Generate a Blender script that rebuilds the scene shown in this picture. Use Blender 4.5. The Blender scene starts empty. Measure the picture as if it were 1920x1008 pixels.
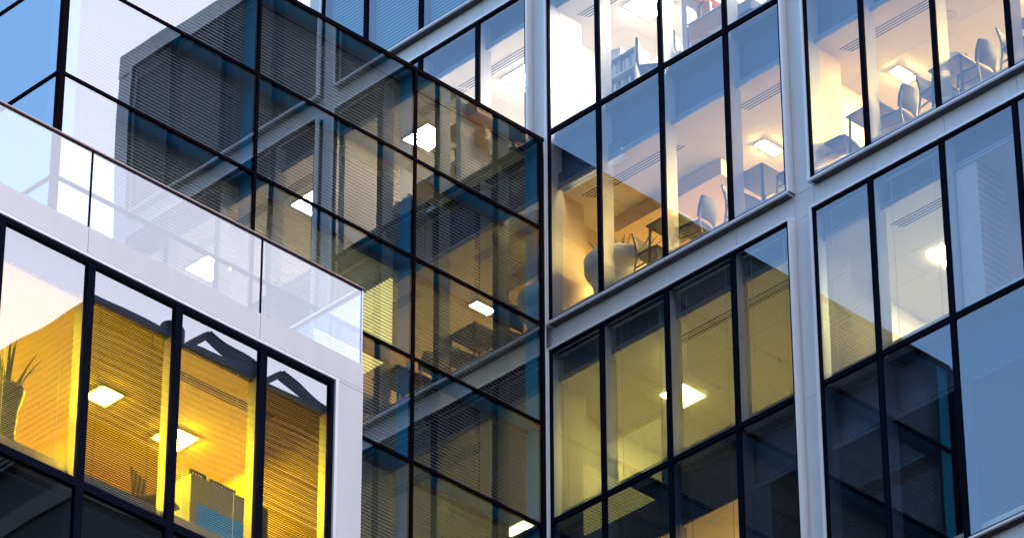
import bpy, bmesh, math, random
from mathutils import Vector, Matrix
random.seed(7)
scene = bpy.context.scene
R = math.radians

# ------------------------------------------------------------------ camera
cam_data = bpy.data.cameras.new('camera')
cam_data.sensor_width = 36.0
cam_data.lens = 8512.0 / 1920.0 * 36.0
cam_data.clip_start = 0.5
cam_data.clip_end = 2000.0
cam = bpy.data.objects.new('camera', cam_data)
scene.collection.objects.link(cam)
cam.location = (44.985, -44.938, 1.6)
pitch, roll, yaw = 5.78822481e-01, -2.97381117e-03, -7.94706600e-01
fw = Vector((math.sin(yaw)*math.cos(pitch), math.cos(yaw)*math.cos(pitch), math.sin(pitch)))
rt0 = Vector((math.cos(yaw), -math.sin(yaw), 0))
up0 = rt0.cross(fw)
rt = math.cos(roll)*rt0 + math.sin(roll)*up0
up = -math.sin(roll)*rt0 + math.cos(roll)*up0
cam.rotation_euler = Matrix((rt, up, -fw)).transposed().to_euler()
scene.camera = cam

# ------------------------------------------------------------------ sky, sun, exposure
SUN_DIR = Vector((0.90, 0.36, 0.20)).normalized()
world = bpy.data.worlds.new('World'); scene.world = world
world.use_nodes = True
wn, wl = world.node_tree.nodes, world.node_tree.links
wn.clear()
w_out = wn.new('ShaderNodeOutputWorld'); w_bg = wn.new('ShaderNodeBackground')
sky = wn.new('ShaderNodeTexSky'); sky.sky_type = 'NISHITA'; sky.sun_disc = False
sky.sun_elevation = math.asin(SUN_DIR.z); sky.sun_rotation = math.atan2(SUN_DIR.x, SUN_DIR.y)
sky.air_density = 1.4; sky.dust_density = 2.0; sky.ozone_density = 3.0
w_geo = wn.new('ShaderNodeTexCoord')
w_dot = wn.new('ShaderNodeVectorMath'); w_dot.operation = 'DOT_PRODUCT'
w_dot.inputs[1].default_value = (0.72, 0.69, 0.0)
wl.new(w_geo.outputs['Generated'], w_dot.inputs[0])
w_noise = wn.new('ShaderNodeTexNoise'); w_noise.inputs['Scale'].default_value = 2.2
w_noise.inputs['Detail'].default_value = 6; w_noise.inputs['Roughness'].default_value = 0.5
w_map = wn.new('ShaderNodeMapping'); w_map.inputs['Scale'].default_value = (1, 1, 2.6)
wl.new(w_geo.outputs['Generated'], w_map.inputs[0]); wl.new(w_map.outputs[0], w_noise.inputs['Vector'])
w_mul = wn.new('ShaderNodeMath'); w_mul.operation = 'MULTIPLY_ADD'
w_mul.inputs[1].default_value = 0.95
wl.new(w_noise.outputs['Fac'], w_mul.inputs[0]); wl.new(w_dot.outputs['Value'], w_mul.inputs[2])
w_rng = wn.new('ShaderNodeMapRange'); w_rng.interpolation_type = 'SMOOTHSTEP'
w_rng.inputs['From Min'].default_value = -0.35; w_rng.inputs['From Max'].default_value = 1.15
wl.new(w_mul.outputs[0], w_rng.inputs['Value'])
w_mix = wn.new('ShaderNodeMix'); w_mix.data_type = 'RGBA'
w_scl = wn.new('ShaderNodeVectorMath'); w_scl.operation = 'MULTIPLY'
SKY_TINT = (5.2, 5.6, 6.9)
w_scl.inputs[1].default_value = SKY_TINT
wl.new(sky.outputs[0], w_scl.inputs[0])
wl.new(w_rng.outputs[0], w_mix.inputs['Factor'])
wl.new(w_scl.outputs[0], w_mix.inputs['A'])
CLOUD = (25.0, 26.0, 32.5)
w_mix.inputs['B'].default_value = (*CLOUD, 1)
wl.new(w_mix.outputs['Result'], w_bg.inputs['Color'])
w_bg.inputs['Strength'].default_value = 0.1
wl.new(w_bg.outputs[0], w_out.inputs['Surface'])

sun_data = bpy.data.lights.new('sun', 'SUN'); sun_data.energy = 0.9; sun_data.angle = R(14)
sun_data.color = (1.0, 0.86, 0.80)
sun = bpy.data.objects.new('sun', sun_data); scene.collection.objects.link(sun)
sun.rotation_euler = (-SUN_DIR).to_track_quat('-Z', 'Y').to_euler()
sun.location = (0, 0, 120)

scene.view_settings.view_transform = 'Standard'
scene.view_settings.look = 'None'
scene.view_settings.exposure = 0.0
scene.view_settings.gamma = 1.0
scene.render.engine = 'CYCLES'
scene.cycles.max_bounces = 10
scene.cycles.diffuse_bounces = 4
scene.cycles.glossy_bounces = 4
scene.cycles.transmission_bounces = 4
scene.cycles.transparent_max_bounces = 40
scene.cycles.caustics_reflective = False
scene.cycles.caustics_refractive = False
scene.cycles.sample_clamp_indirect = 6.0
scene.cycles.use_denoising = True

# ------------------------------------------------------------------ materials
def nodes_of(name):
    m = bpy.data.materials.new(name); m.use_nodes = True
    n, l = m.node_tree.nodes, m.node_tree.links
    return m, n, l, n['Principled BSDF']

def surface(name, col, rough=0.6, metal=0.0, var=0.12, scale=3.0, stretch=(1, 1, 1), bump=0.0, spec=0.5):
    """Principled surface whose colour varies a little with object-space noise (dirt, grain)."""
    m, n, l, b = nodes_of(name)
    tc = n.new('ShaderNodeTexCoord'); mp = n.new('ShaderNodeMapping'); nz = n.new('ShaderNodeTexNoise')
    mp.inputs['Scale'].default_value = stretch
    nz.inputs['Scale'].default_value = scale; nz.inputs['Detail'].default_value = 5
    l.new(tc.outputs['Object'], mp.inputs[0]); l.new(mp.outputs[0], nz.inputs['Vector'])
    mx = n.new('ShaderNodeMix'); mx.data_type = 'RGBA'
    mx.inputs['A'].default_value = (*[c*(1-var) for c in col], 1)
    mx.inputs['B'].default_value = (*[min(1, c*(1+var)) for c in col], 1)
    l.new(nz.outputs['Fac'], mx.inputs['Factor']); l.new(mx.outputs['Result'], b.inputs['Base Color'])
    b.inputs['Roughness'].default_value = rough; b.inputs['Metallic'].default_value = metal
    b.inputs['Specular IOR Level'].default_value = spec
    if bump:
        bp = n.new('ShaderNodeBump'); bp.inputs['Distance'].default_value = bump
        l.new(nz.outputs['Fac'], bp.inputs['Height']); l.new(bp.outputs[0], b.inputs['Normal'])
    return m

def glass(name, ior, tint, warp, wscale=0.9, stretch=(1, 1, 0.6), gtint=(1, 1, 1)):
    """Coated pane: see-through sheet plus a mirror layer that grows with the Fresnel term; slightly wavy."""
    m = bpy.data.materials.new(name); m.use_nodes = True
    n, l = m.node_tree.nodes, m.node_tree.links; n.clear()
    out = n.new('ShaderNodeOutputMaterial'); mix = n.new('ShaderNodeMixShader')
    tr = n.new('ShaderNodeBsdfTransparent'); tr.inputs[0].default_value = (*tint, 1)
    gl = n.new('ShaderNodeBsdfGlossy'); gl.inputs['Roughness'].default_value = 0.0
    gl.inputs['Color'].default_value = (*gtint, 1)
    fr = n.new('ShaderNodeFresnel'); fr.inputs['IOR'].default_value = ior
    geo = n.new('ShaderNodeNewGeometry')
    # the sheet is one face seen from both sides: feed the outward-facing normal so both sides behave alike
    oi = n.new('ShaderNodeObjectInfo'); tc = n.new('ShaderNodeTexCoord')
    add = n.new('ShaderNodeVectorMath'); add.operation = 'MULTIPLY_ADD'
    add.inputs[1].default_value = stretch
    cmb = n.new('ShaderNodeMath'); cmb.operation = 'MULTIPLY'; cmb.inputs[1].default_value = 137.0
    l.new(oi.outputs['Random'], cmb.inputs[0])
    l.new(tc.outputs['Object'], add.inputs[0]); l.new(cmb.outputs[0], add.inputs[2])
    nz = n.new('ShaderNodeTexNoise'); nz.inputs['Scale'].default_value = wscale; nz.inputs['Detail'].default_value = 0.6
    nz.inputs['Roughness'].default_value = 0.35
    l.new(add.outputs[0], nz.inputs['Vector'])
    bp = n.new('ShaderNodeBump'); bp.inputs['Distance'].default_value = warp; bp.inputs['Strength'].default_value = 1.0
    l.new(nz.outputs['Fac'], bp.inputs['Height'])
    l.new(bp.outputs[0], gl.inputs['Normal'])
    # Fresnel of a thin sheet: use |cos| through a layer weight so the back side is not treated as inside glass
    r0 = ((ior-1)/(ior+1))**2
    lw = n.new('ShaderNodeLayerWeight'); lw.inputs['Blend'].default_value = 0.5
    pw = n.new('ShaderNodeMath'); pw.operation = 'POWER'; pw.inputs[1].default_value = 5.0
    l.new(lw.outputs['Facing'], pw.inputs[0])
    ma = n.new('ShaderNodeMath'); ma.operation = 'MULTIPLY_ADD'; ma.inputs[1].default_value = 1-r0; ma.inputs[2].default_value = r0
    l.new(pw.outputs[0], ma.inputs[0])
    n.remove(fr); n.remove(geo)
    l.new(ma.outputs[0], mix.inputs[0]); l.new(tr.outputs[0], mix.inputs[1]); l.new(gl.outputs[0], mix.inputs[2])
    l.new(mix.outputs[0], out.inputs['Surface'])
    return m

def emitter(name, col, strength):
    m = bpy.data.materials.new(name); m.use_nodes = True
    n, l = m.node_tree.nodes, m.node_tree.links; n.clear()
    o = n.new('ShaderNodeOutputMaterial'); e = n.new('ShaderNodeEmission')
    e.inputs[0].default_value = (*col, 1); e.inputs[1].default_value = strength
    l.new(e.outputs[0], o.inputs['Surface'])
    return m

def brick_mat(name):
    m, n, l, b = nodes_of(name)
    tc = n.new('ShaderNodeTexCoord'); mp = n.new('ShaderNodeMapping')
    mp.inputs['Rotation'].default_value = (R(90), 0, 0)
    bt = n.new('ShaderNodeTexBrick'); bt.inputs['Scale'].default_value = 4.0
    bt.inputs['Color1'].default_value = (.62, .56, .53, 1); bt.inputs['Color2'].default_value = (.55, .50, .48, 1)
    bt.inputs['Mortar'].default_value = (.38, .36, .36, 1); bt.inputs['Mortar Size'].default_value = 0.012
    l.new(tc.outputs['Object'], mp.inputs[0]); l.new(mp.outputs[0], bt.inputs['Vector'])
    l.new(bt.outputs['Color'], b.inputs['Base Color']); b.inputs['Roughness'].default_value = .8
    return m

M = {}
M['panel'] = surface('aluminium_panel', (.70, .70, .71), .45, .05, .10, 5, (1, 1, .08))
M['lip'] = surface('bright_aluminium', (.84, .84, .85), .4, .1, .04, 4)
M['soffit'] = surface('soffit_shade', (.07, .06, .06), .7, 0, .15, 4)  # sill underside, its shade put into the colour
M['white'] = surface('white_panel', (.72, .69, .69), .5, .0, .10, 3.5, (1, 1, .12))
M['black'] = surface('black_frame', (.006, .008, .016), .5, 0, .25, 6, spec=.0)
M['fin'] = surface('grey_fin', (.42, .43, .46), .5, 0, .08, 4)
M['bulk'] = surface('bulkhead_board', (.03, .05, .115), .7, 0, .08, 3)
M['trim'] = surface('blind_box', (.22, .24, .30), .5, 0, .05, 3)
M['ceil'] = surface('ceiling_white', (.74, .72, .69), .8, 0, .03, 1.5)
M['wallw'] = surface('wall_white', (.70, .67, .64), .75, 0, .04, 1.2)
M['wallo'] = surface('wall_peach', (.66, .53, .42), .75, 0, .05, 1.2)
M['wallg'] = surface('wall_unlit', (.018, .04, .085), .8, 0, .1, 1.2, spec=.1)  # unlit rooms: their darkness is put into the wall colour
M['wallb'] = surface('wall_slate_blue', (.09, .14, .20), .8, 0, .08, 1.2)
M['ceily'] = surface('ceiling_yellow', (.80, .68, .26), .8, 0, .03, 1.5)  # even yellow base colour
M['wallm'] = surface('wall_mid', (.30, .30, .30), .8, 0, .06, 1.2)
M['wally'] = surface('wall_ochre', (.82, .60, .05), .75, 0, .05, 1.2)
M['floor'] = surface('floor_bounce', (.60, .55, .47), .6, 0, .1, 3)  # pale tone chosen to bounce light up onto ceilings and planter
M['slab'] = surface('slab_edge', (.03, .032, .045), .8, 0, .2, 3)
M['dark'] = surface('dark_core', (.02, .022, .03), .8, 0, .2, 2)
M['bteal'] = surface('teal_reveal', (.02, .45, .68), .5, 0, .12, 2, spec=.3)
M['bframe'] = surface('bronze_frame', (.006, .005, .008), .5, 0, .2, 6, spec=.0)
M['slatb'] = surface('blind_slat_taupe', (.30, .26, .25), .55, 0, .08, 2)
M['slata'] = surface('blind_slat_pale', (.50, .50, .50), .5, 0, .06, 2)
M['slatd'] = surface('blind_slat_dark', (.06, .055, .04), .55, 0, .08, 2)
M['slatt'] = surface('blind_slat_teal', (.09, .44, .56), .5, 0, .08, 2)
M['wood'] = surface('oak', (.12, .08, .05), .5, 0, .25, 6, (6, 1, 1))
M['shelfwood'] = surface('orange_beech', (.62, .30, .12), .5, 0, .15, 5, (1, 6, 1))
M['dkwood'] = surface('dark_table_wood', (.035, .03, .035), .5, 0, .25, 8, (1, 6, 1))
M['seat'] = surface('seat_fabric', (.03, .035, .06), .85, 0, .2, 40)
M['pot'] = surface('pot_stoneware', (.90, .86, .76), .55, 0, .06, 3)
M['potd'] = surface('pot_charcoal', (.045, .05, .055), .6, 0, .12, 4)
M['leaf'] = surface('agave_leaf', (.035, .065, .03), .55, 0, .3, 12)
M['soil'] = surface('soil', (.04, .03, .02), .95, 0, .3, 30)
M['rail'] = surface('bronze_rail', (.20, .135, .12), .25, .9, .1, 5)
M['steel'] = surface('steel', (.5, .5, .52), .3, .9, .05, 5)
M['neigh'] = surface('neighbour_stone', (.055, .05, .05), .8, 0, .12, .4, spec=.1)
M['neighd'] = surface('neighbour_louvre', (.02, .024, .034), .7, 0, .2, .5, spec=.1)
M['neighl'] = surface('neighbour_pale', (.13, .125, .12), .7, 0, .1, .5, spec=.1)
M['asphalt'] = surface('asphalt', (.05, .05, .052), .9, 0, .2, 1.5)
M['paper'] = surface('paper', (.78, .78, .76), .7, 0, .04, 6)
M['yellow'] = surface('yellow_poster', (.80, .52, .05), .7, 0, .08, 6)
M['blue'] = surface('blue_plastic', (.05, .10, .45), .4, 0, .1, 6)
M['cabinet'] = surface('cabinet_grey', (.16, .18, .20), .6, 0, .08, 2)
M['mesh'] = surface('black_mesh', (.03, .03, .03), .7, 0, .2, 30)
M['dkglass'] = surface('dark_glass', (.02, .03, .05), .08, 0, .2, 1)
M['brick'] = brick_mat('white_brick')
M['glassA'] = glass('office_pane', 2.6, (.90, .93, .92), .0010, .5)
M['glassB'] = glass('mirror_pane', 3.4, (.70, .82, .94), .0040, .55)
M['glassC'] = glass('sky_pane', 5.2, (.5, .6, .65), .0015, .5, gtint=(.95, 1.0, .98))
M['glassD'] = glass('terrace_pane', 3.0, (.88, .86, .78), .0055, .55)
M['glassR'] = glass('balustrade_pane', 2.75, (.88, .90, .92), .002, .5)

WARM = (1.0, .69, .20)
YEL = (1.0, .72, .02)
CREAM = (1.0, .84, .60)
OLIVE = (1.0, .84, .20)
M['lampF3'] = emitter('lamp_cream', CREAM, 580)
M['lampF2'] = emitter('lamp_warm', WARM, 600)
M['lampF1'] = emitter('lamp_olive', OLIVE, 80)
M['lampD'] = emitter('lamp_yellow', YEL, 800)
M['slotfill'] = emitter('slot_fill_light', (1.0, .78, .36), 34)  # fill light added to brighten the planter
M['lampF1R'] = emitter('lamp_pale_yellow', (1.0, .86, .40), 170)
M['lampdim'] = emitter('lamp_dim', (1.0, .72, .40), 25)
M['cyan'] = emitter('cyan_glow', (.0, .32, .62), .55)
M['glowB'] = emitter('lit_room_glow', (1.0, .80, .22), 1.6)
M['lampB'] = emitter('lamp_green_yellow', (1.0, .80, .15), 160)

# ------------------------------------------------------------------ mesh helpers
C = scene.collection
class MB:
    """Collects boxes, tubes and lathes and links them as ONE mesh object."""
    def __init__(s, fmap=None): s.v = []; s.f = []; s.mi = []; s.mats = []; s.fm = fmap or (lambda a, b, c: (a, b, c)); s.smooth = []
    def _m(s, mat):
        if mat not in s.mats: s.mats.append(mat)
        return s.mats.index(mat)
    def add(s, vs, fs, mat, smooth=False):
        o = len(s.v); s.v += [Vector(s.fm(*p)) for p in vs]; i = s._m(mat)
        for f in fs: s.f.append([o+k for k in f]); s.mi.append(i); s.smooth.append(smooth)
    def box(s, a0, a1, b0, b1, c0, c1, mat):
        vs = [(a0,b0,c0),(a1,b0,c0),(a1,b1,c0),(a0,b1,c0),(a0,b0,c1),(a1,b0,c1),(a1,b1,c1),(a0,b1,c1)]
        s.add(vs, [(0,3,2,1),(4,5,6,7),(0,1,5,4),(1,2,6,5),(2,3,7,6),(3,0,4,7)], mat)
    def quad(s, pts, mat): s.add(pts, [tuple(range(len(pts)))], mat)
    def bar(s, p, q, w, h, mat):
        p, q = Vector(p), Vector(q); d = (q-p).normalized()
        x = d.cross(Vector((0,0,1)))
        if x.length < 1e-3: x = Vector((1,0,0))
        x.normalize(); y = x.cross(d)
        vs = [e + x*sx*w/2 + y*sy*h/2 for e in (p, q) for sx, sy in ((-1,-1),(1,-1),(1,1),(-1,1))]
        s.add(vs, [(0,3,2,1),(4,5,6,7),(0,1,5,4),(1,2,6,5),(2,3,7,6),(3,0,4,7)], mat)
    def tube(s, p, q, r0, r1, mat, n=14):
        p, q = Vector(p), Vector(q); d = (q-p).normalized()
        x = d.cross(Vector((0,0,1)))
        if x.length < 1e-3: x = Vector((1,0,0))
        x.normalize(); y = x.cross(d); vs = []
        for e, r in ((p, r0), (q, r1)):
            for k in range(n):
                a = 2*math.pi*k/n; vs.append(e + x*math.cos(a)*r + y*math.sin(a)*r)
        fs = [(k, (k+1) % n, n+(k+1) % n, n+k) for k in range(n)]
        s.add(vs, fs, mat, True); s.add(vs[:n], [tuple(range(n))[::-1]], mat); s.add(vs[n:], [tuple(range(n))], mat)
    def lathe(s, prof, mat, n=40):
        vs = []
        for r, z in prof:
            for k in range(n):
                a = 2*math.pi*k/n; vs.append((r*math.cos(a), r*math.sin(a), z))
        fs = []
        for j in range(len(prof)-1):
            for k in range(n):
                fs.append((j*n+k, j*n+(k+1) % n, (j+1)*n+(k+1) % n, (j+1)*n+k))
        s.add(vs, fs, mat, True)
    def build(s, name, parent=None, bevel=0.0, recalc=True):
        me = bpy.data.meshes.new(name)
        off = parent_base(parent)
        me.from_pydata([v-off for v in s.v], [], s.f)
        for m in s.mats: me.materials.append(M[m])
        for p, i, sm in zip(me.polygons, s.mi, s.smooth): p.material_index = i; p.use_smooth = sm
        if recalc:
            bm = bmesh.new(); bm.from_mesh(me); bmesh.ops.recalc_face_normals(bm, faces=bm.faces); bm.to_mesh(me); bm.free()
        o = bpy.data.objects.new(name, me); C.objects.link(o)
        if parent: o.parent = parent
        if bevel:
            b = o.modifiers.new('bevel', 'BEVEL'); b.width = bevel; b.segments = 2; b.limit_method = 'ANGLE'
        return o
def parent_base(o):
    v = Vector((0, 0, 0))
    while o: v += Vector(o.location); o = o.parent
    return v if (v.length and BASED) else Vector((0, 0, 0))
BASED = True
def thing(name, label, cat, loc=(0, 0, 0), rz=0.0, group=None):
    o = bpy.data.objects.new(name, None); C.objects.link(o); o.empty_display_size = .2
    o.location = loc; o.rotation_euler = (0, 0, rz); tag(o, label, cat, group); return o
def tag(o, label=None, cat=None, group=None, kind=None):
    if label: o['label'] = label
    if cat: o['category'] = cat
    if group: o['group'] = group
    if kind: o['kind'] = kind
    return o
def local_part(name, parent, mb, bevel=0.0):
    """Part whose mesh is already in its thing's own coordinates."""
    global BASED
    BASED = False; o = mb.build(name, parent, bevel); BASED = True; return o
def copy_tree(o, parent=None):
    c = o.copy(); C.objects.link(c); c.parent = parent
    for ch in list(o.children): copy_tree(ch, c)
    return c

# ------------------------------------------------------------------ ground
g = MB(); g.quad([(-900,-900,0),(900,-900,0),(900,900,0),(-900,900,0)], 'asphalt')
tag(g.build('ground', recalc=False), kind='structure')

# ------------------------------------------------------------------ storeys
G0, GS, NM = -.22, 1.47, 4            # grid of the facade: pier every 4 modules
STO = [34.38 + 3.825*i for i in range(6)]   # floor lines
BAY = lambda k: G0 + 5.88*k

def window(parent, fm, u0, u1, z0, z1, glassmat, name='window', frame='black', fw_=.048, d0=.025, d1=.07, fin='fin', blind=None, findep=.26, blindkw=None):
    b = MB(fm)
    b.box(u0, u1, d0, d1, z0, z0+fw_, frame); b.box(u0, u1, d0, d1, z1-fw_, z1, frame)
    b.box(u0, u0+fw_, d0, d1, z0+fw_, z1-fw_, frame); b.box(u1-fw_, u1, d0, d1, z0+fw_, z1-fw_, frame)
    # spacer line inside the glass edge
    w = b.build(name, parent)
    e = MB(fm); dg = (d0+d1)/2 + .005; j = [random.uniform(-.0012, .0012) for _ in range(3)]; j.append(j[0]+j[2]-j[1])
    e.quad([(u0+fw_-.01, dg+j[0], z0+fw_-.01), (u1-fw_+.01, dg+j[1], z0+fw_-.01), (u1-fw_+.01, dg+j[2], z1-fw_+.01), (u0+fw_-.01, dg+j[3], z1-fw_+.01)], glassmat)
    e.build('pane', w, recalc=False)
    if fin:
        r = MB(fm)
        r.box(u0-.045, u0+.045, d1+.002, d1+findep, z0, z1, fin)
        r.build('mullion_fin', w)
    if blind:
        blinds(w, fm, u0+.10, u1-.09, z0+.05, z1-.06, blind, **(blindkw or {}))
    return w

def blinds(parent, fm, u0, u1, z0, z1, mat, d=.20, depth=.026, pitch=.036, tilt=25, drop=1.0, cords=True):
    b = MB(fm)
    b.box(u0, u1, d-.022, d+.022, z1-.035, z1, mat)
    t = R(tilt); dd, dz = depth/2*math.cos(t), depth/2*math.sin(t)
    zb = z1 - (z1-z0)*drop
    z = z1-.05
    while z > zb+.03:
        j = random.uniform(-.0015, .0015)
        b.add([(u0, d-dd, z-dz+j), (u1, d-dd, z-dz+j), (u1, d+dd, z+dz+j), (u0, d+dd, z+dz+j),
               (u0, d-dd, z-dz+j+.0015), (u1, d-dd, z-dz+j+.0015), (u1, d+dd, z+dz+j+.0015), (u0, d+dd, z+dz+j+.0015)],
              [(0,3,2,1),(4,5,6,7),(0,1,5,4),(1,2,6,5),(2,3,7,6),(3,0,4,7)], mat)
        z -= pitch
    b.box(u0, u1, d-.014, d+.014, zb, zb+.016, mat)
    if cords:
        for k in range(2 if u1-u0 < 2 else 3):
            uc = u0 + (u1-u0)*(.16 + .68*k/(1 if u1-u0 < 2 else 2))
            b.box(uc-.003, uc+.003, d-dd-.006, d-dd-.002, zb, z1, mat)
    return b.build('blind', parent)

def ring(mb, u0, u1, z0, z1, t, d0, d1, mat):
    mb.box(u0, u1, d0, d1, z1-t, z1, mat)
    mb.box(u0, u0+t, d0, d1, z0, z1-t, mat); mb.box(u1-t, u1, d0, d1, z0, z1-t, mat)

def facade(parent, fm, bays, modules, p, glassmat, panel, uin, uout, blindspec, glass_d=.03, joint=True, sill_over=.0):
    """Gridded aluminium facade: per bay and two-storey module a surround, panes, fascia and pier panels."""
    for k in bays:
        u0, u1 = BAY(k)+uin, BAY(k)+5.88-uout
        for (zs, ztr, zh) in modules:       # sill, transom (or None), head
            s = MB(fm)
            ring(s, u0, u1, zs-.001, zh+.045, .045, -.0, p+.02, 'lip')
            sg = s.build('window_surround', parent)
            # sill in four lengths with open joints, pale nose, underside darkened for shade
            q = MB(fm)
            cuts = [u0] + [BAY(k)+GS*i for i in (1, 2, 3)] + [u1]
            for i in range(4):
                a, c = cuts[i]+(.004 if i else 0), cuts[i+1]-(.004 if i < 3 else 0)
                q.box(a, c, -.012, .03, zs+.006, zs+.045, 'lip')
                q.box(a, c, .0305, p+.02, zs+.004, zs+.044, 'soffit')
            q.build('sill', sg)
            cuts = [u0+.045] + [BAY(k)+GS*i for i in (1, 2, 3)] + [u1-.045]
            for i in range(4):
                rows = [(zs+.045, ztr, 'lower'), (ztr, zh, 'upper')] if ztr else [(zs+.045, zh, 'lower')]
                for (a, c, w) in rows:
                    sp = blindspec(k, i, zs, w)
                    window(parent, fm, cuts[i], cuts[i+1], a, c, glassmat, blind=sp[0] if sp else None, blindkw=sp[1] if sp else None, fin='bulk' if (zs == STO[0] and w == 'lower') or zs == STO[4] else 'fin')  # unlit storeys get darker fins, shade put into the colour

# ================================================================== WING A : office block (plane y = 0, facing -y)
fa = lambda u, d, z: (u, d, z)
A = thing('office_block', 'grey panelled office block with lit rooms behind tall glass bays', 'building', (5.66, 0, 0))
MODS_A = [(STO[0], 38.26, 41.52), (STO[2], 45.90, 49.17), (STO[4], None, 53.05)]
PA = .15

def spec_a(k, i, zs, w):
    if zs == STO[0] and w == 'upper':                       # F1
        if k == 0:
            return [('slata', dict(tilt=16)), ('slata', dict(tilt=36)), ('slata', dict(tilt=26)), ('slata', dict(tilt=24))][i]
        if k == 1:
            return [('slata', dict(tilt=-18)), ('slata', dict(tilt=41)), None, None][i]
    if zs == STO[0] and w == 'lower':                       # F0
        if k == 0: return [None, ('slatd', dict(tilt=36)), ('slatd', dict(tilt=38)), None][i]
    if zs == STO[4]:                                        # F4
        if k == -1: return ('slatt', dict(tilt=72, pitch=.075, depth=.07))
        return ('slata', dict(tilt=60, pitch=.05, depth=.04))
    return None

facade(A, fa, (-1, 0, 1), MODS_A, PA, 'glassA', 'panel', .22, .19, spec_a)

def a_cladding():
    wall = MB(fa)
    for k in (-1, 0, 1):
        b = BAY(k)
        cuts = [b+.22] + [b+GS*i for i in (1, 2, 3)] + [b+5.88-.19]
        for (zs, ztr, zh) in MODS_A:
            # fascia below this module's sill
            z1 = zs-.004; z0 = zs-.46+.0
            for i in range(4):
                m = MB(fa); m.box(cuts[i]+.004, cuts[i+1]-.004, PA, PA+.03, z0-.0, z1, 'panel')
                if zs > STO[0]-1: m.build('fascia_panel', A)
            wall.box(cuts[0], cuts[-1], PA+.035, PA+.075, z0, z1+.02, 'dark')
    # piers between bays, cut where the panels meet
    zc = [STO[0]-.46, STO[0], 38.22, 41.55, STO[2], 45.86, 49.2, STO[4], 53.09]
    for k in (-1, 0, 1, 2):
        b = BAY(k)
        a, c = b-.19, b+.22
        if k == 2: c = b+.30
        for z0, z1 in zip(zc, zc[1:]):
            m = MB(fa); m.box(a+.002, c-.002, PA, PA+.03, z0+.003, z1-.003, 'panel'); m.build('pier_panel', A)
        wall.box(a-.02, c+.02, PA+.035, PA+.075, zc[0], zc[-1], 'dark')
    wall.build('facade_backing', A)
    pr = MB(fa)
    pr.box(BAY(-1)-.2, BAY(2)+.30, PA-.02, .5, 53.10, 53.62, 'panel')
    pr.build('parapet', A)
    e = MB(fa)
    e.box(BAY(2)+.26, BAY(2)+.30, PA+.032, 9, STO[0]-.4, 53.08, 'panel')
    e.box(BAY(-1)-.3, BAY(-1)-.2, PA+.08, 9, STO[0]-.4, 53.08, 'panel')
    e.box(BAY(-1)-.2, BAY(2)+.26, 8.9, 9, STO[0]-.4, 53.08, 'panel')
    e.build('outer_wall', A)
    r = MB(fa); r.box(BAY(-1)-.2, BAY(2)+.26, .5, 9, 53.1, 53.3, 'slab'); r.build('roof', A)
    lo = MB(fa); lo.box(BAY(-1)-.2, BAY(2)+.3, .16, 9, 0, STO[0]-.5, 'dkglass')
    for i in range(9):
        z = 3.8*i; lo.box(BAY(-1)-.2, BAY(2)+.3, .10, .158, z+.1, z+.6, 'panel')
    for k in (-1, 0, 1, 2): lo.box(BAY(k)-.19, BAY(k)+.22, .06, .098, 0, STO[0]-.5, 'panel')
    lo.build('lower_storeys', A)
a_cladding()

# ---- interiors of the office block
YB = 5.2
def light(label, x0, x1, y0, y1, z, mat, group='ceiling lights of the office block'):
    t = thing('ceiling_light', label, 'ceiling light', ((x0+x1)/2, (y0+y1)/2, z-.03), 0, group)
    w, d = (x1-x0)/2, (y1-y0)/2
    f = MB(); f.box(-w-.03, w+.03, -d-.03, d+.03, .012, .03, 'fin'); local_part('frame', t, f)
    e = MB(); e.box(-w, w, -d, d, .0, .0115, mat); local_part('diffuser', t, e)
    return t

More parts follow.
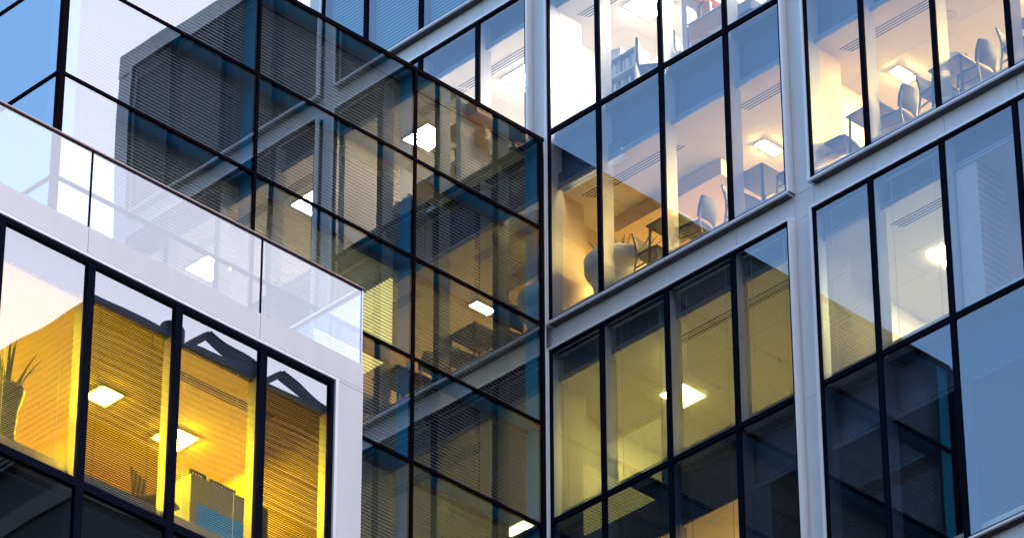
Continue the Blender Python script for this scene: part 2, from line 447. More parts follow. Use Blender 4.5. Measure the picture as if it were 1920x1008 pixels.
def storey(i, rooms):
    zs = STO[i]; zf = zs+.42; zc = zs+2.775; zt = zs+3.825
    s = MB(fa)
    s.box(BAY(-1)-.2, BAY(2)+.26, .345, YB+.2, zs+.05, zf, 'floor')
    s.box(BAY(-1)-.2, BAY(2)+.26, .16, .344, zs-.05, zs+.07, 'slab')
    s.build('floor_slab', A)
    b = MB(fa)
    b.box(BAY(-1)-.2, BAY(2)+.26, .40, .43, zc+.02, zt-.06, 'bulk')
    if i == 2:      # open slot added to hide a fill light over the planter
        b.box(BAY(-1)-.2, .10, .24, .40, zc+.012, zc+.05, 'bulk'); b.box(1.60, BAY(2)+.26, .24, .40, zc+.012, zc+.05, 'bulk')
        b.box(.10, 1.60, .24, .40, zc+.30, zc+.33, 'bulk'); b.box(.10, 1.60, .225, .24, zc+.091, zc+.33, 'bulk'); b.box(.085, .0995, .24, .40, zc+.051, zc+.33, 'bulk'); b.box(1.6005, 1.615, .24, .40, zc+.051, zc+.33, 'bulk')
    else:
        b.box(BAY(-1)-.2, BAY(2)+.26, .24, .40, zc+.012, zc+.05, 'bulk')
    b.build('bulkhead', A)
    tr = MB(fa); tr.box(BAY(-1)-.2, BAY(2)+.26, .215, .238, zc-.01, zc+.09, 'trim' if 0 < i < 4 else 'bulk'); tr.box(BAY(-1)-.2, BAY(2)+.26, .20, .214, zc+.055, zc+.068, 'fin' if 0 < i < 4 else 'bulk')  # darker trim stands for shade in the unlit storeys
    tr.build('blind_box', A)
    for (x0, x1, ceilm, wallm, slots, seams) in rooms:
        c = MB(fa)
        if i == 2 and x0 == X0:
            c.box(x0, .10, .245, YB, zc, zc+.01, ceilm); c.box(.10, 1.60, .372, YB, zc, zc+.01, ceilm); c.box(1.60, x1, .245, YB, zc, zc+.01, ceilm)
        else: c.box(x0, x1, .245, YB, zc, zc+.01, ceilm)
        co = c.build('ceiling', A)
        if slots:
            v = MB(fa)
            for (a, e) in slots:
                for j in range(4): v.box(a+.03*j, e+.03*j, .63+.058*j, .655+.058*j, zc-.004, zc-.001, 'slab')
            v.build('air_slot', co)
        if seams:
            v = MB(fa)
            v.box(x0+.2, x1-.1, 1.46, 1.466, zc-.003, zc-.001, 'fin')
            x = x0+1.0
            while x < x1-.2:
                v.box(x, x+.005, 1.467, YB, zc-.003, zc-.001, 'fin'); x += seams
            y = 1.46+seams
            while y < YB:
                v.box(x0+.2, x1-.1, y, y+.005, zc-.003, zc-.001, 'fin'); y += seams
            v.build('tile_joint', co)
        wl_ = MB(fa)
        wl_.box(x0, x1, YB, YB+.1, zf, zc, wallm)
        wl_.box(x0, x0+.06, .3, YB, zf-.3, zc, wallm)
        wl_.box(x1-.06, x1-.001, .3, YB, zf-.3, zc, wallm)
        wl_.build('partition_wall', A)
        cl = MB(fa)
        return_x = x0+.062
        cl.box(return_x, x0+.48, .245, .87, zs+.08, zc-.001, wallm)
        cl.build('column_casing', A)

XL, X0, X1, X2 = BAY(-1)-.2, BAY(0)-.2, BAY(1)-.2, BAY(2)+.26
# F0 (mostly dark)
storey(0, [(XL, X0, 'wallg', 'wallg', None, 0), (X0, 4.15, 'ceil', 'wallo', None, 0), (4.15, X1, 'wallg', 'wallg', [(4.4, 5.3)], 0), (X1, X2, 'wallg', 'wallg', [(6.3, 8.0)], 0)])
# F1
storey(1, [(XL, X0, 'ceil', 'wallw', None, 0), (X0, X1, 'ceil', 'wallw', [(2.2, 5.2)], .6), (X1, 8.62, 'ceil', 'wallw', [(7.0, 8.4)], .6), (8.62, X2, 'ceil', 'brick', None, .9)])
# F2
storey(2, [(XL, X0, 'ceil', 'wallo', None, 0), (X0, X1, 'ceil', 'wallo', [(.25, 2.4), (3.85, 5.3)], 0), (X1, X2, 'ceil', 'wallo', [(6.14, 9.9)], 1.23)])
# F3
storey(3, [(XL, X0, 'ceil', 'wallw', [(-3.9, -2.85), (-2.8, -.7)], .9), (X0, X1, 'ceil', 'wallw', [(.2, 3.9)], .9), (X1, X2, 'ceil', 'wallw', [(6.1, 10)], .9)])
# F4
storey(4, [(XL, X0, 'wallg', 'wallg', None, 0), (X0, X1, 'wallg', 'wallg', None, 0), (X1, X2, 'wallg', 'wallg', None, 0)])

# dropped ceiling of the cafe corner
m = MB(fa); m.box(X0+.49, 2.68, 1.50, YB, 44.48, 44.80-.004, 'wallo'); m.build('ceiling_drop', A)

# lights
light('warm oblong ceiling light above the table beside the pier, cafe storey', 3.36, 3.55, 1.63, 2.07, 44.8, 'lampF2')
light('warm oblong ceiling light above the paired tables behind the wide bay', 6.32, 6.51, 1.67, 2.10, 44.8, 'lampF2')
light('warm oblong ceiling light at the far end of the wide bay', 9.28, 9.47, 1.67, 2.10, 44.8, 'lampF2')
for n_, (x, w) in enumerate([(1.2, 'deep in the cafe behind the big planter'), (4.3, 'deep in the cafe behind the pier'), (7.3, 'deep in the wide bay behind the first table'), (10.2, 'deep in the wide bay behind the last chair')]):
    light('warm square fill light, added ' + w, x-.3, x+.3, 3.0, 3.6, 44.8 if n_ else 44.47, 'lampF2')  # deep lamps added out of sight to light the cafe
for x, w in [(-4.6, 'over the dark glass roof, farther from the pier'), (-1.75, 'over the dark glass roof, close to the pier'), (1.3, 'above the white bookcase'), (4.33, 'above the desk with the lamp'), (7.35, 'in the storey above the wide cafe bay'), (10.3, 'at the far end above the wide cafe bay')]:
    light('glaring cream square ceiling light ' + w, x-.3, x+.3, 1.02, 1.60, 48.62, 'lampF3')
    light('cream square fill light added in a second row, ' + w, x-.3, x+.3, 3.2, 3.8, 48.62, 'lampF3')  # back row added to light the office rooms
light('square yellow ceiling light seen between fine blinds beside a mullion', .97, 1.47, 1.70, 2.25, 40.995, 'lampF1')
light('square yellow fill light added deep in the blind covered room', 3.6, 4.1, 3.0, 3.5, 40.995, 'lampF1')  # extra lamp added to light the room
light('square pale yellow ceiling light with white frame beside the brick room', 6.84, 7.34, 1.68, 2.18, 40.995, 'lampF1R')
light('dim square ceiling light in the white brick room', 10.2, 10.6, 2.6, 3.0, 40.995, 'lampdim')
light('dim ceiling light behind the orange lit lower blinds', 2.6, 3.2, 1.6, 2.2, STO[0]+2.77, 'lampF2')

light('added hidden strip light in a ceiling slot, brightening the big pale planter', .2, 1.5, .27, .35, 45.06, 'slotfill')
light('square pale fill light added deep beside the pale yellow square one', 7.0, 7.5, 3.2, 3.7, 40.995, 'lampF1R')  # extra lamp added deep in the room for more light
# brick room fittings : white window frame on the wall
m = MB(); m.box(-.05, .05, -.5, .5, 0, .9, 'paper'); m.box(-.06, .06, -.42, .42, .08, .82, 'fin')
w = m.build('framed_panel'); w.location = (9.45, 2.6, 39.3); tag(w, 'white framed panel by the pale brick wall', 'framed panel')

# ------------------------------------------------------------------ furniture
def make_chair():
    t = thing('dining_chair', 'chair', 'chair', (0, 0, 0), 0, 'dining chairs behind the cafe windows')
    s = MB()
    n = 8
    top = []; bot = []
    for a, b in ((-.22, -.20), (.10, -.23), (.22, -.21), (.24, 0), (.22, .21), (.10, .23), (-.22, .20), (-.23, 0)):
        top.append((a, b, .475 - .012*(abs(b) < .1))); bot.append((a, b, .425))
    s.add(bot+top, [tuple(range(8))[::-1], tuple(range(8, 16))] + [(k, (k+1) % 8, 8+(k+1) % 8, 8+k) for k in range(8)], 'seat')
    local_part('seat', t, s, .012)
    for y in (-.19, .19):
        l = MB(); l.tube((.19, y, .43), (.23, y*1.06, 0), .019, .013, 'wood', 8); local_part('leg', t, l)
        l = MB(); pts = [(-.28, y*1.06, 0), (-.21, y, .40), (-.215, y, .58), (-.275, y, .84)]; rr = [.013, .021, .019, .014]
        for a in range(3): l.tube(pts[a], pts[a+1], rr[a], rr[a+1], 'wood', 8)
        local_part('leg', t, l)
        l = MB(); l.bar((-.235, y*1.03, .22), (.205, y*1.03, .26), .016, .03, 'wood'); local_part('stretcher', t, l)
    b = MB(); prof = []
    for k in range(9):
        y = -.215 + .43*k/8; x = -.045*(1-(y/.215)**2)
        prof.append((x, y))
    vs = []
    for z, lean, wd in ((.52, -.205, 1.0), (.70, -.240, 1.06), (.90, -.295, 1.0)):
        for (x, y) in prof: vs.append((lean+x, y*wd, z + (.0 if z < .8 else -.02*(y/.215)**2)))
    for z, lean, wd in ((.52, -.205, 1.0), (.70, -.240, 1.06), (.90, -.295, 1.0)):
        for (x, y) in prof: vs.append((lean+x+.028, y*wd, z + (.0 if z < .8 else -.02*(y/.215)**2)))
    fs = []
    for lay in (0, 27):
        for r in range(2):
            for k in range(8): fs.append((lay+r*9+k, lay+r*9+k+1, lay+(r+1)*9+k+1, lay+(r+1)*9+k))
    for k in range(8): fs.append((k, k+1, 27+k+1, 27+k)); fs.append((18+k, 18+k+1, 45+k+1, 45+k))
    for r in range(2): fs.append((r*9, (r+1)*9, 27+(r+1)*9, 27+r*9)); fs.append((r*9+8, (r+1)*9+8, 27+(r+1)*9+8, 27+r*9+8))
    b.add(vs, fs, 'seat', True); local_part('backrest', t, b)
    return t

def make_table(w=.68, d=.78):
    t = thing('cafe_table', 'table', 'table', (0, 0, 0), 0, 'small tables behind the cafe windows')
    s = MB(); s.box(-w/2, w/2, -d/2, d/2, .70, .735, 'dkwood'); local_part('tabletop', t, s, .006)
    for x in (-1, 1):
        for y in (-1, 1):
            l = MB(); l.bar((x*(w/2-.05), y*(d/2-.05), .70), (x*(w/2-.035), y*(d/2-.035), 0), .045, .045, 'dkwood'); local_part('leg', t, l)
    return t

ZF = STO[2]+.425
chair0 = make_chair(); table0 = make_table()
used = [False, False]
def put(proto, flag, x, y, rz, label):
    o = copy_tree(proto) if used[flag] else proto
    used[flag] = True
    o.location = (x, y, ZF); o.rotation_euler = (0, 0, rz); o.scale = (1.05, 1.05, 1.05) if flag == 0 else (1, 1, 1); o['label'] = label
    return o
PI = math.pi
TAB = [(2.38, .70, 'dark square table beside the big planter'), (4.30, .72, 'dark square table with a white card, next to the pier'),
       (6.78, .74, 'dark square table behind the first mullion of the wide bay'), (8.52, .74, 'dark square table with white card and candle in the wide bay'), (10.3, .74, 'dark square table at the far end of the wide bay')]
for x, y, lb in TAB: put(table0, 1, x, y, 0, lb)
CH = [(1.78, .78, .12, 'dark chair standing between the big planter and a table'),
      (2.80, .72, PI+.1, 'chair with pale curved backrest, its back to the middle mullion'),
      (3.86, .74, -.1, 'chair drawn up to the table with the white card, facing the pier'),
      (4.98, .74, PI, 'chair half hidden by the pier, facing the table with the white card'),
      (6.08, .62, .15, 'lone chair before the pale column of the wide bay'),
      (7.18, .74, PI+.05, 'chair with pale backrest beside the first table of the wide bay'),
      (8.13, .66, -.1, 'chair showing its side and slanted legs in the middle of the wide bay'),
      (8.84, .72, PI-.05, 'chair with broad backrest beside the table with the candle'),
      (9.80, .68, 0, 'chair cut by the last mullion of the wide bay')]
for x, y, rz, lb in CH: put(chair0, 0, x, y, rz, lb)

def small(name, mb, loc, label, cat, rz=0, group=None):
    o = mb.build(name); o.location = loc; o.rotation_euler = (0, 0, rz); return tag(o, label, cat, group)
def card(w=.12, h=.2):
    m = MB(); m.add([(-w/2, -.04, 0), (w/2, -.04, 0), (w/2, .04, 0), (-w/2, .04, 0), (-w/2, 0, h), (w/2, 0, h)],
                    [(0,3,2,1), (0,1,5,4), (2,3,4,5), (1,2,5), (3,0,4)], 'paper'); return m
ZT = ZF+.736
small('menu_card', card(.2, .27), (4.02, .62, ZT), 'white folded card on the table next to the pier', 'menu card', .5)
small('menu_card', card(.1, .26), (6.86, .52, ZT), 'thin white card on the first table of the wide bay', 'menu card', 1.2)
small('menu_card', card(.14, .2), (8.62, .5, ZT), 'white folded card beside the candle on a table', 'menu card', .7)
m = MB(); m.tube((0, 0, 0), (0, 0, .2), .028, .012, 'paper', 10)
small('candle', m, (8.26, .5, ZT), 'slim pale candle standing on a wide bay table', 'candle')
m = MB(); m.tube((0, 0, -.012), (0, 0, 0), .11, .12, 'fin', 24)
small('smoke_detector', m, (7.98, 1.2, 44.797), 'round grey detector on the ceiling over the candle table', 'detector')
m = MB(); m.tube((0, 0, -.012), (0, 0, 0), .055, .06, 'paper', 20)
small('downlight', m, (2.35, 2.05, 44.478), 'small round downlight in the lowered cafe ceiling', 'downlight')
m = MB(); m.tube((0, 0, -.012), (0, 0, 0), .10, .11, 'paper', 24)
small('ceiling_speaker', m, (6.45, 2.25, 40.99), 'round ceiling speaker beside the pale yellow square light', 'speaker')

# planters
def leaf(mb, base, az, lean, length, width, mat='leaf'):
    """One stiff tapering leaf, V-shaped in section, curving outward."""
    d = Vector((math.cos(az), math.sin(az), 0)); s = Vector((-math.sin(az), math.cos(az), 0))
    pts = []
    for k in range(6):
        t = k/5; ang = lean*(.5+.7*t)
        c = Vector(base) + d*length*t*math.sin(ang) + Vector((0, 0, length*t*math.cos(ang)))
        w = width*(1-t**1.6)*(.75+.5*t*(1-t)*2)
        pts.append((c-s*w/2+d*.006, c+d*(-.012*(1-t)), c+s*w/2+d*.006))
    vs = [p for q in pts for p in q] + [p+d*.006 for q in pts for p in q]
    fs = []
    for k in range(5):
        for j in range(2):
            a = k*3+j; fs.append((a, a+1, a+4, a+3)); fs.append((18+a, 18+a+3, 18+a+4, 18+a+1))
        fs.append((k*3, k*3+3, 18+k*3+3, 18+k*3)); fs.append((k*3+2, 18+k*3+2, 18+k*3+5, k*3+5))
    mb.add(vs, fs, mat)
pl = thing('potted_agave', 'spiky dark agave in a huge pale flared pot behind the corner window', 'potted plant', (.80, .93, ZF))
b = MB(); b.lathe([(.0, 0), (.35, 0), (.37, .02), (.42, .30), (.46, .50), (.48, .56), (.55, .60), (.575, .65), (.585, .86), (.57, .885), (.53, .885), (.52, .85), (.50, .78), (0, .78)], 'pot', 56)
local_part('pot', pl, b)
b = MB(); b.tube((0, 0, .782), (0, 0, .80), .5, .49, 'soil', 30); local_part('soil', pl, b)
b = MB()
for k in range(38):
    a = k*2.4; r_ = .14+.34*((k*.618) % 1)
    leaf(b, (r_*math.cos(a), r_*math.sin(a), .79), a, .12+.75*r_, random.uniform(.30, .60), .06)
local_part('leaves', pl, b)

# F3 office furniture
Z3 = STO[3]+.425
pw_ = MB(fa); pw_.box(2.70, 2.82, .62, 3.4, Z3, 48.62, 'wallw'); pw_.build('partition_wall', A)
def books(mb, x0, x1, y, z, depth, along='x', hmin=.17, hmax=.27, cols=('paper', 'shelfwood', 'cabinet', 'blue', 'paper', 'yellow', 'seat', 'fin')):
    u = x0
    while u < x1-.02:
        w = random.uniform(.02, .05); h = random.uniform(hmin, hmax); c = random.choice(cols); l = random.uniform(-.01, .0)
        if along == 'x': mb.box(u, u+w-.003, y, y+depth, z, z+h, c)
        else: mb.box(y, y+depth, u, u+w-.003, z, z+h, c)
        u += w + (random.uniform(.03, .1) if random.random() < .12 else 0)
def wall_shelf(label, x, y0, y1, z, side, cat='shelf'):
    t = thing('wall_shelf', label, cat, (x, (y0+y1)/2, z), 0, 'book shelves on the office partition')
    L = (y1-y0)/2; d = .28*side
    s = MB(); s.box(min(0, d), max(0, d), -L, L, 0, .03, 'shelfwood')
    for e in (-L, L-.03): s.box(min(0, d), max(0, d), e, e+.03, .03, .30, 'shelfwood')
    local_part('board', t, s)
    b = MB(); books(b, -L+.05, L-.25, min(d*.15, d*.85), .032, .18, 'y'); o = local_part('books', t, b)
    return t
wall_shelf('upper orange wood shelf with leaning books on the partition side towards the dark wing', 2.70, .75, 2.5, 47.95, -1)
wall_shelf('lower orange wood shelf with books on the partition side towards the dark wing', 2.70, .95, 2.5, 47.45, -1)
wall_shelf('orange wood shelf above the desk lamp', 2.82, .70, 1.7, 47.62, 1)
wall_shelf('lower orange wood shelf behind the desk lamp', 2.82, .90, 1.9, 47.22, 1)
t = thing('bookcase', 'low white open bookcase full of folders below the yellow poster', 'bookcase', (.90, 1.08, Z3))
s = MB()
for z in (0, .42, .84, 1.22): s.box(-.42, .42, -.17, .17, z, z+.03, 'paper')
for x in (-.42, .39): s.box(x, x+.03, -.17, .17, .03, 1.22, 'paper')
s.box(-.39, .39, .15, .17, .03, 1.22, 'paper')
local_part('carcass', t, s)
b = MB()
for z in (.45, .87): books(b, -.37, .36, -.13, z, .22, 'x', .2, .31, ('paper', 'paper', 'fin', 'paper', 'cabinet'))
local_part('folders', t, b)
m = MB(); m.box(-.2, .2, -.13, .13, 0, .2, 'paper'); m.box(-.21, .21, -.14, .14, .2, .225, 'fin')
small('archive_box', m, (.66, 1.06, Z3+1.252), 'white archive box on top of the white bookcase', 'box', .3)
m = MB(); m.box(-.25, .25, 0, .03, 0, .36, 'yellow')
small('poster_board', m, (1.0, 1.7, Z3+1.15), 'yellow printed board behind the white bookcase', 'board')
t = thing('desk', 'pale desk with orange side panel below the shelves', 'desk', (3.32, .98, Z3))
s = MB(); s.box(-.48, .52, -.4, .4, .70, .73, 'paper'); local_part('desktop', t, s, .005)
s = MB(); s.box(-.46, .50, -.38, -.36, .35, .699, 'shelfwood'); local_part('modesty_panel', t, s)
for x in (-.46, .46):
    s = MB(); s.box(x, x+.04, -.36, .38, 0, .699, 'steel'); local_part('leg', t, s)
t = thing('desk_lamp', 'jointed black desk lamp with pale oval head over the desk', 'desk lamp', (2.98, .78, Z3+.731))
s = MB(); s.tube((0, 0, 0), (0, 0, .025), .085, .08, 'mesh', 20); local_part('base', t, s)
s = MB(); s.tube((0, 0, .02), (.02, -.02, .40), .016, .014, 'mesh', 8); s.tube((.02, -.02, .40), (.40, -.05, .62), .014, .012, 'mesh', 8); s.tube((-.02, -.02, .36), (.06, -.02, .44), .03, .03, 'mesh', 10); local_part('arm', t, s)
s = MB(); s.lathe([(.02, .03), (.06, .02), (.10, -.02), (.11, -.05), (.10, -.045), (0, -.02)], 'paper', 20); o = local_part('lamp_head', t, s); o.location = (.48, -.06, .63); o.rotation_euler = (.2, .5, 0)
t = thing('office_chair', 'grey office chair beside the white bookcase', 'office chair', (1.75, .92, Z3), .6)
s = MB(); s.box(-.24, .24, -.24, .24, .44, .51, 'seat'); local_part('seat', t, s, .03)
s = MB(); s.box(-.29, -.24, -.22, .22, .58, 1.10, 'seat'); local_part('backrest', t, s, .03)
s = MB(); s.tube((0, 0, .08), (0, 0, .44), .03, .03, 'mesh', 10); s.bar((-.25, 0, .45), (-.27, 0, .75), .05, .02, 'mesh'); local_part('column', t, s)
for k in range(5):
    a = 2*PI*k/5; s = MB(); s.bar((0, 0, .09), (.28*math.cos(a), .28*math.sin(a), .06), .04, .03, 'mesh'); s.tube((.28*math.cos(a), .28*math.sin(a)-.02, .03), (.28*math.cos(a), .28*math.sin(a)+.02, .03), .03, .03, 'mesh', 10); local_part('leg', t, s)
t = thing('monitor', 'flat computer monitor behind the office chair', 'monitor', (2.15, 1.1, Z3+.55), .5)
s = MB(); s.box(-.02, .02, -.27, .27, .15, .50, 'cabinet'); local_part('screen', t, s, .005)
s = MB(); s.box(-.1, .1, -.1, .1, 0, .012, 'cabinet'); s.bar((0, 0, .01), (0, 0, .2), .04, .03, 'cabinet'); local_part('stand', t, s)
m = MB(); m.box(1.85, 2.45, .85, 1.45, Z3+.30, Z3+.545, 'paper'); m.box(1.9, 2.4, .9, 1.4, Z3, Z3+.30, 'fin')
tag(m.build('drawer_unit'), 'pale drawer unit carrying the monitor', 'drawer unit')
t = thing('letter_tray', 'dark wire basket stuffed with papers at the window next to the pier', 'basket', (4.15, .62, Z3+.18))
s = MB(); s.box(-.27, .27, -.16, .16, 0, .02, 'cabinet')
for y in (-.16, .145): s.box(-.27, .27, y, y+.015, .02, .22, 'cabinet')
for x in (-.27, .255): s.box(x, x+.015, -.144, .144, .02, .22, 'cabinet')
local_part('basket', t, s)
s = MB()
for k in range(9): x = -.22+.05*k; s.box(x, x+.012, -.12, .12, .025, random.uniform(.24, .36), random.choice(('paper', 'yellow', 'cabinet', 'shelfwood')))
local_part('papers', t, s)
m = MB(); m.box(3.8, 4.9, .5, .95, Z3-.0, Z3+.178, 'cabinet'); tag(m.build('window_bench'), 'low grey bench under the dark wire basket', 'bench')
m = MB(); m.lathe([(0, 0), (.12, 0), (.15, .3), (.14, .3), (.11, .02), (0, .02)], 'blue', 24)
small('waste_bin', m, (4.75, .68, Z3+.18), 'bright blue bin at the edge of the pier window', 'bin')

# ================================================================== WING B : dark glass wing (plane x = 0, facing +x; end face y = -10.4)
fb = lambda u, d, z: (-d, u, z)           # u along y
fc = lambda u, d, z: (u, -10.43+d, z)     # end face, u along x
B = thing('glass_wing', 'dark mirror glass wing with bronze grid in front of the office block', 'building', (-4, -5.2, 0))
BZ = [45.73 - .0] + [43.92 - 1.92*i for i in range(0, 8)]
BU = [(-10.36, -6.46), (-6.46, -3.01), (-3.01, -.10)]
DB = .36
def bwindow(fm, u0, u1, z0, z1, parent, blindmat='slatb', tilt=18, gm='glassB'):
    b = MB(fm); f = .028
    b.box(u0, u1, -.02, .06, z0, z0+f, 'bframe'); b.box(u0, u1, -.02, .06, z1-f, z1, 'bframe')
    b.box(u0, u0+f, -.02, .06, z0+f, z1-f, 'bframe'); b.box(u1-f, u1, -.02, .06, z0+f, z1-f, 'bframe')
    w = b.build('window', parent)
    j = [random.uniform(-.0025, .0025) for _ in range(3)]; j.append(j[0]+j[2]-j[1])
    e = MB(fm); e.quad([(u0+.02, j[0], z0+.02), (u1-.02, j[1], z0+.02), (u1-.02, j[2], z1-.02), (u0+.02, j[3], z1-.02)], gm)
    e.build('pane', w, recalc=False)
    r = MB(fm); t = .02
    r.box(u0, u1, .062, DB, z1-t, z1-.001, 'bteal'); r.box(u0, u1, .062, DB, z0+.001, z0+t, 'bteal')
    r.box(u0+.001, u0+t, .062, DB, z0+t, z1-t, 'bteal'); r.box(u1-t, u1-.001, .062, DB, z0+t, z1-t, 'bteal')
    r.build('reveal', w)
    blinds(w, fm, u0+.03, u1-.03, z0+.025, z1-.025, blindmat, d=DB-.03, depth=.05, pitch=.065, tilt=tilt)
    return w
rows = list(zip(BZ, BZ[1:]))
for (z1, z0) in rows:
    for (a, c) in BU:
        bwindow(fb, a, c, z0, z1, B, tilt=(68, 62, 54)[BU.index((a, c))]+random.uniform(-2, 2))
for (z1, z0) in rows:
    for (a, c) in ((-8, -4.1), (-4.1, -.04)):
        bwindow(fc, a, c, z0, z1, B, tilt=0, gm='glassC')
m = MB()
m.box(-.055, .028, -10.458, -10.362, BZ[-1], 45.73, 'bframe'); m.build('corner_post', B)
m = MB(); m.box(-.30, -.02, -.098, -.01, BZ[-1], 45.72, 'black'); m.box(.0, .012, -.02, -.004, BZ[-1], 45.72, 'lip'); m.build('corner_closer', B)
m = MB(); m.box(-8, -.0, -10.4, -.01, 45.732, 45.80, 'bframe'); m.build('roof', B)
# dark rooms behind the blinds
m = MB()
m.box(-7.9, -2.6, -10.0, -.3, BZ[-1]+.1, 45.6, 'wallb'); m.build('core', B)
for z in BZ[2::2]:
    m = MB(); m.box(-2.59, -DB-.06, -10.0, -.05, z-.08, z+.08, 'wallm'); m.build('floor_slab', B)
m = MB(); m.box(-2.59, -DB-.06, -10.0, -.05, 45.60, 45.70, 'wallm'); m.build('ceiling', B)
m = MB(); m.box(-8, -.05, -10.38, -.02, 0, BZ[-1]-.02, 'dkglass'); m.build('lower_storeys', B)
# lit room inside the wing: its light put into a glowing panel
m = MB(); m.box(-2.3, -.44, -3.10, -3.06, 40.25, 41.78, 'glowB'); m.build('glowing_room_panel', B)
def uplight(label, x, y, z, mat):
    t = thing('floor_uplight', label, 'uplight', (x, y, z), 0, 'uplights inside the dark glass wing')
    b = MB(); b.lathe([(0, 0), (.16, 0), (.20, .10), (.19, .10), (.15, .03), (0, .03)], 'steel', 24); local_part('bowl', t, b)
    b = MB(); b.tube((0, 0, .04), (0, 0, .07), .12, .12, mat, 20); local_part('bulb', t, b)
uplight('yellow uplight glowing behind the blinds at the roof corner of the dark wing', -1.5, -.75, 42.09, 'lampB')
uplight('yellow uplight glowing behind the lowest blinds of the dark wing', -1.3, -2.0, 34.42, 'lampB')
uplight('yellow uplight glowing behind the blinds beside the terrace corner', -1.2, -4.6, 38.25, 'lampB')

# ================================================================== WING D : terrace wing (plane x = 6.1, facing +x)
YD = -9.61
fd = lambda u, d, z: (6.1-d, YD-u, z)     # u runs away from the corner
D = thing('terrace_wing', 'white clad lower wing with yellow lit windows and a roof terrace', 'building', (2, -14, 0))
m1s = [.50] + [1.765+1.49*i for i in range(6)]
PD = .03
for i in range(6):
    u0, u1 = m1s[i], m1s[i+1]
    for (a, c, w) in ((30.55, 33.89, 'u'), (27.2, 30.55, 'l')):
        bl = None; kw = {}
        if w == 'u': bl = 'slatd' if i in (0, 2) else 'slata'; kw = dict(tilt=[-34, 43, -4, 43, 30, 30][i], pitch=.034, depth=[.023, .022, .026, .022, .022, .022][i])
        window(D, fd, u0, u1, a, c, 'glassD', blind=bl, blindkw=kw, findep=.18, fw_=.062, d0=.03, d1=.10, fin=('trim' if i < 2 else 'fin') if w == 'u' else 'bulk')
def d_clad():
    cuts = [0, 1.875, 4.86, 7.85, 11]
    for i in range(4):
        m = MB(fd); m.box(cuts[i]+(.004 if i else 0), cuts[i+1]-.004, 0, .3, 33.955, 34.35, 'white'); m.build('fascia_panel', D)
    for z0, z1 in ((33.905, 33.95), (30.55, 33.897), (27.2, 30.545)):
        m = MB(fd); m.box(.0, .44, 0, .3, z0, z1, 'white'); m.build('pier_panel', D)
    m = MB(fd); m.box(.445, .498, -.004, .1, 27.2, 33.90, 'lip'); m.box(.445, 11, -.004, .1, 33.90, 33.945, 'lip'); m.build('window_surround', D)
    m = MB(fd); m.box(.0, 11, .31, 14, 33.95, 34.33, 'slab'); m.build('roof_terrace', D)
    m = MB(fd); m.box(.02, .3, .31, 6.0, 27.2, 33.94, 'white'); m.box(10.72, 11, .31, 6.0, 27.2, 33.94, 'white'); m.build('outer_wall', D)
    m = MB(fd); m.box(.0, 11, .02, 14, 0, 27.18, 'dkglass'); m.box(0, 11, .0, .018, 26.6, 27.18, 'white'); m.build('lower_storeys', D)
    m = MB(fd); m.box(.3, 11, .36, 6, 30.5, 30.98, 'floor'); m.box(.3, 11, .14, .355, 30.45, 30.62, 'slab'); m.box(.3, 11, .14, 6, 27.18, 27.5, 'floor'); m.build('floor_slab', D)
    m = MB(fd); m.box(.3, 11, .25, 6, 33.40, 33.42, 'ceily'); o = m.build('ceiling', D)
    v = MB(fd)
    for j in range(4): v.box(1.0, 2.9, .66+.05*j, .68+.05*j, 33.394, 33.398, 'slab')
    v.build('air_slot', o)
    m = MB(fd); m.box(.3, 11, .16, .249, 33.41, 33.94, 'bulk'); m.build('bulkhead', D)
    m = MB(fd); m.box(.3, 11, 4.5, 4.6, 30.98, 33.4, 'wally'); m.box(3.95, 4.05, 2.6, 4.5, 30.98, 33.4, 'wally'); m.box(.31, .36, .36, 4.5, 30.98, 33.4, 'wally'); m.box(.3, 11, 4.5, 4.6, 27.5, 30.4, 'wallg'); m.box(.3, 11, .25, 4.5, 30.38, 30.42, 'wallg'); m.build('partition_wall', D)
d_clad()
for lb, x0, x1, y0, y1 in [('bright square yellow ceiling light behind the terrace wing mullion', 3.9, 4.3, -11.45, -11.0),
                          ('narrow yellow ceiling light beside the spiky plant room', 4.1, 4.45, -12.8, -12.45),
                          ('yellow ceiling light deep over the tall vase', 3.0, 3.5, -14.9, -14.3),
                          ('yellow ceiling light at the outer end of the terrace wing', 3.9, 4.4, -16.9, -16.3)]:
    light(lb, x0, x1, y0, y1, 33.39, 'lampD', 'ceiling lights of the terrace wing')
# tall vase with agave
t = thing('potted_agave', 'tall dark vase with spiky leaves behind the yellow terrace wing window', 'potted plant', (5.2, -14.95, 30.98))
b = MB(); b.lathe([(0, 0), (.16, 0), (.17, .03), (.15, .4), (.17, .75), (.235, 1.0), (.245, 1.06), (.225, 1.09), (.19, 1.08), (.18, 1.03), (0, 1.03)], 'potd', 40); local_part('pot', t, b)
b = MB()
for k in range(15):
    a = k*2.4; r_ = .02+.14*((k*.618) % 1)
    leaf(b, (r_*math.cos(a), r_*math.sin(a), 1.03), a, .1+2.2*r_, random.uniform(.45, .95), .06)
local_part('leaves', t, b)
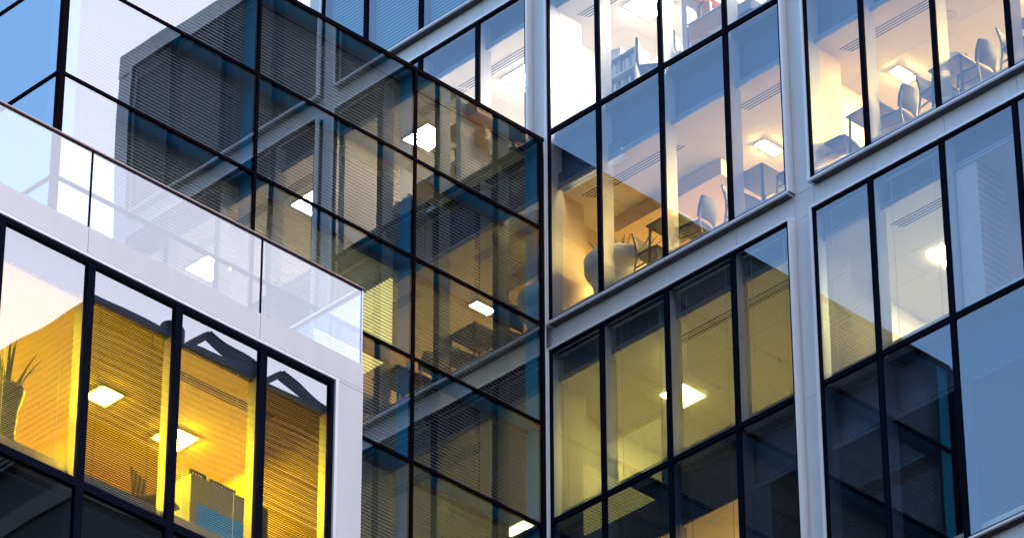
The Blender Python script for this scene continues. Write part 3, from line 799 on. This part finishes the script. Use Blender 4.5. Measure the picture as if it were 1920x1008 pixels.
# reception cabinet with boxes, and a mesh chair
t = thing('office_cabinet', 'dark grey cabinet with a glowing cyan panel in the yellow office', 'cabinet', (4.95, -11.1, 30.98))
s = MB(); s.box(-.28, .28, -.75, .62, 0, 1.12, 'cabinet'); local_part('body', t, s, .01)
s = MB(); s.box(.281, .292, -.62, .45, .18, .70, 'cyan'); local_part('screen', t, s)  # cyan patch drawn as a panel with its glow put in
for k, (y, l, h) in enumerate(((-.52, .3, .17), (-.08, .46, .15), (.36, .24, .1))):
    m = MB(); m.box(-.14, .14, -l/2, l/2, 0, h, 'mesh')
    for q in range(4): m.box(.141, .146, -l/2+.05+q*.05, -l/2+.07+q*.05, .03, h-.04, 'paper')
    small('file_tray', m, (4.95, -11.1+y, 32.101), ['black file tray at the far end of the grey cabinet', 'long black file tray in the middle of the grey cabinet', 'short black file tray at the near end of the grey cabinet'][k] , 'file tray')
t = thing('mesh_chair', 'black mesh backed office chair beside the grey cabinet', 'office chair', (5.15, -12.35, 30.98), .4)
s = MB(); s.box(-.24, .24, -.23, .23, .44, .50, 'mesh'); local_part('seat', t, s, .03)
s = MB()
for k in range(11): s.bar((-.26, -.2+.04*k, .58), (-.30, -.2+.04*k, 1.0), .008, .008, 'mesh')
for k in range(11): s.bar((-.26-.004*k, -.21, .58+.042*k), (-.26-.004*k, .21, .58+.042*k), .008, .008, 'mesh')
local_part('backrest', t, s)
s = MB(); s.tube((0, 0, .06), (0, 0, .44), .03, .03, 'mesh', 10)
for k in range(5): a = 2*PI*k/5; s.bar((0, 0, .09), (.28*math.cos(a), .28*math.sin(a), .04), .04, .03, 'mesh')
local_part('base', t, s)

# terrace balustrade
bal = thing('glass_balustrade', 'frameless glass balustrade with bronze handrail along the roof terrace', 'balustrade', (6.1, -14, 34.35))
m = MB(); m.tube((6.07, -24, 35.575), (6.07, -9.62, 35.575), .036, .036, 'rail', 16); m.build('handrail', bal)
m = MB(); m.tube((6.04, -9.66, 35.575), (-.0, -9.66, 35.575), .033, .033, 'steel', 14); m.build('handrail', bal)
ys = [-9.63, -11.48, -14.465, -17.45, -20.4]
for i in range(4):
    m = MB(); m.quad([(6.08, ys[i+1]+.012, 34.355), (6.08, ys[i]-.012, 34.355), (6.08, ys[i]-.012, 35.55), (6.08, ys[i+1]+.012, 35.55)], 'glassR'); m.build('glass_panel', bal, recalc=False)
    m = MB(); m.box(6.068, 6.092, ys[i+1]-.010, ys[i+1]+.010, 34.352, 35.55, 'black'); m.build('glass_joint', bal)
m = MB(); m.quad([(6.06, -9.645, 34.355), (0, -9.645, 34.355), (0, -9.645, 35.55), (6.06, -9.645, 35.55)], 'glassR'); m.build('glass_panel', bal, recalc=False)
m = MB(); m.box(6.066, 6.094, -9.655, -9.632, 34.352, 35.55, 'steel'); m.build('glass_joint', bal)

# ================================================================== building across the street, seen only as a reflection
N = thing('stone_building', 'stone building with louvred top storey mirrored in the terrace wing windows', 'building', (58, 40, 0))
NX, NY, NZ = 40.0, 12.4, 61.2
def ncol():
    m = MB()
    m.box(NX+.5, NX+41, NY+.5, NY+71, 0, NZ-.65, 'neigh'); m.build('wall', N)
    for i in range(15):
        z = NZ-4.2-3.6*(i+1)
        m = MB(); m.box(NX+.4, NX+41, NY+.4, NY+71, z+2.6, z+3.2, 'neighl'); m.build('band_course', N)
    m = MB()
    z = NZ-3.2
    while z < NZ-.62:
        m.box(NX+.25, NX+41, NY+.25, NY+71, z, z+.09, 'neighl'); z += .19
    m.build('louvre', N)
    m = MB()
    for q in range(4): m.box(NX+.05*q, NX+41, NY+.05*q, NY+71, NZ-.15*(q+1)+.01, NZ-.15*q, 'neighd')
    m.build('cornice', N)
    m = MB(); m.tube((NX+.55, 15.55, NZ), (NX+.55, 15.55, NZ+.62), .36, .36, 'neighd', 28); m.build('roof_tank', N)
    for y, L in ((15.7, 2.6), (18.2, 3.0)):
        m = MB()
        m.bar((NX+.3, y, NZ), (NX+.5, y+.35*L, NZ+.95), .16, .16, 'neighd'); m.bar((NX+.5, y+.35*L, NZ+.95), (NX+.4, y+L, NZ+.1), .2, .2, 'neighd')
        m.bar((NX+.4, y+.3, NZ+.32), (NX+.4, y+L-.4, NZ+.32), .12, .12, 'neighd')
        m.box(NX+.9, NX+1.0, y+.25*L, y+.8*L, NZ+.05, NZ+.5, 'neighl')
        m.build('roof_frame', N)
ncol()

T = thing('sky_block_tower', 'tall dark banded tower added behind the viewer to block mirrored sky', 'building', (82, -82, 0))  # unseen tower added to keep bright sky out of double reflections
m = MB(); m.box(60, 120, -120, -60, 0, 150, 'neighd'); m.build('wall', T)
for i in range(38):
    m = MB(); m.box(59.8, 120.2, -120.2, -59.8, 3.9*i+3.0, 3.9*i+3.5, 'neigh'); m.build('band_course', T)

for k_, (x, y, z, lb) in enumerate([(7.9, 1.9, 48.62, 'over the far desk area'), (2.2, 1.9, 48.62, 'above the office chair'), (-2.9, 1.7, 48.62, 'over the dark glass roof'), (5.0, 1.1, 44.80, 'beside the pier in the cafe'), (7.5, 2.2, 44.80, 'over the first wide bay chair'), (3.1, 2.3, 40.99, 'in the blind covered room')]):
    m = MB(); m.tube((0, 0, -.05), (0, 0, 0), .012, .02, 'steel', 10); m.tube((0, 0, -.055), (0, 0, -.05), .03, .03, 'steel', 12)
    small('sprinkler', m, (x, y, z-.002), 'tiny steel sprinkler head on the ceiling ' + lb, 'sprinkler')
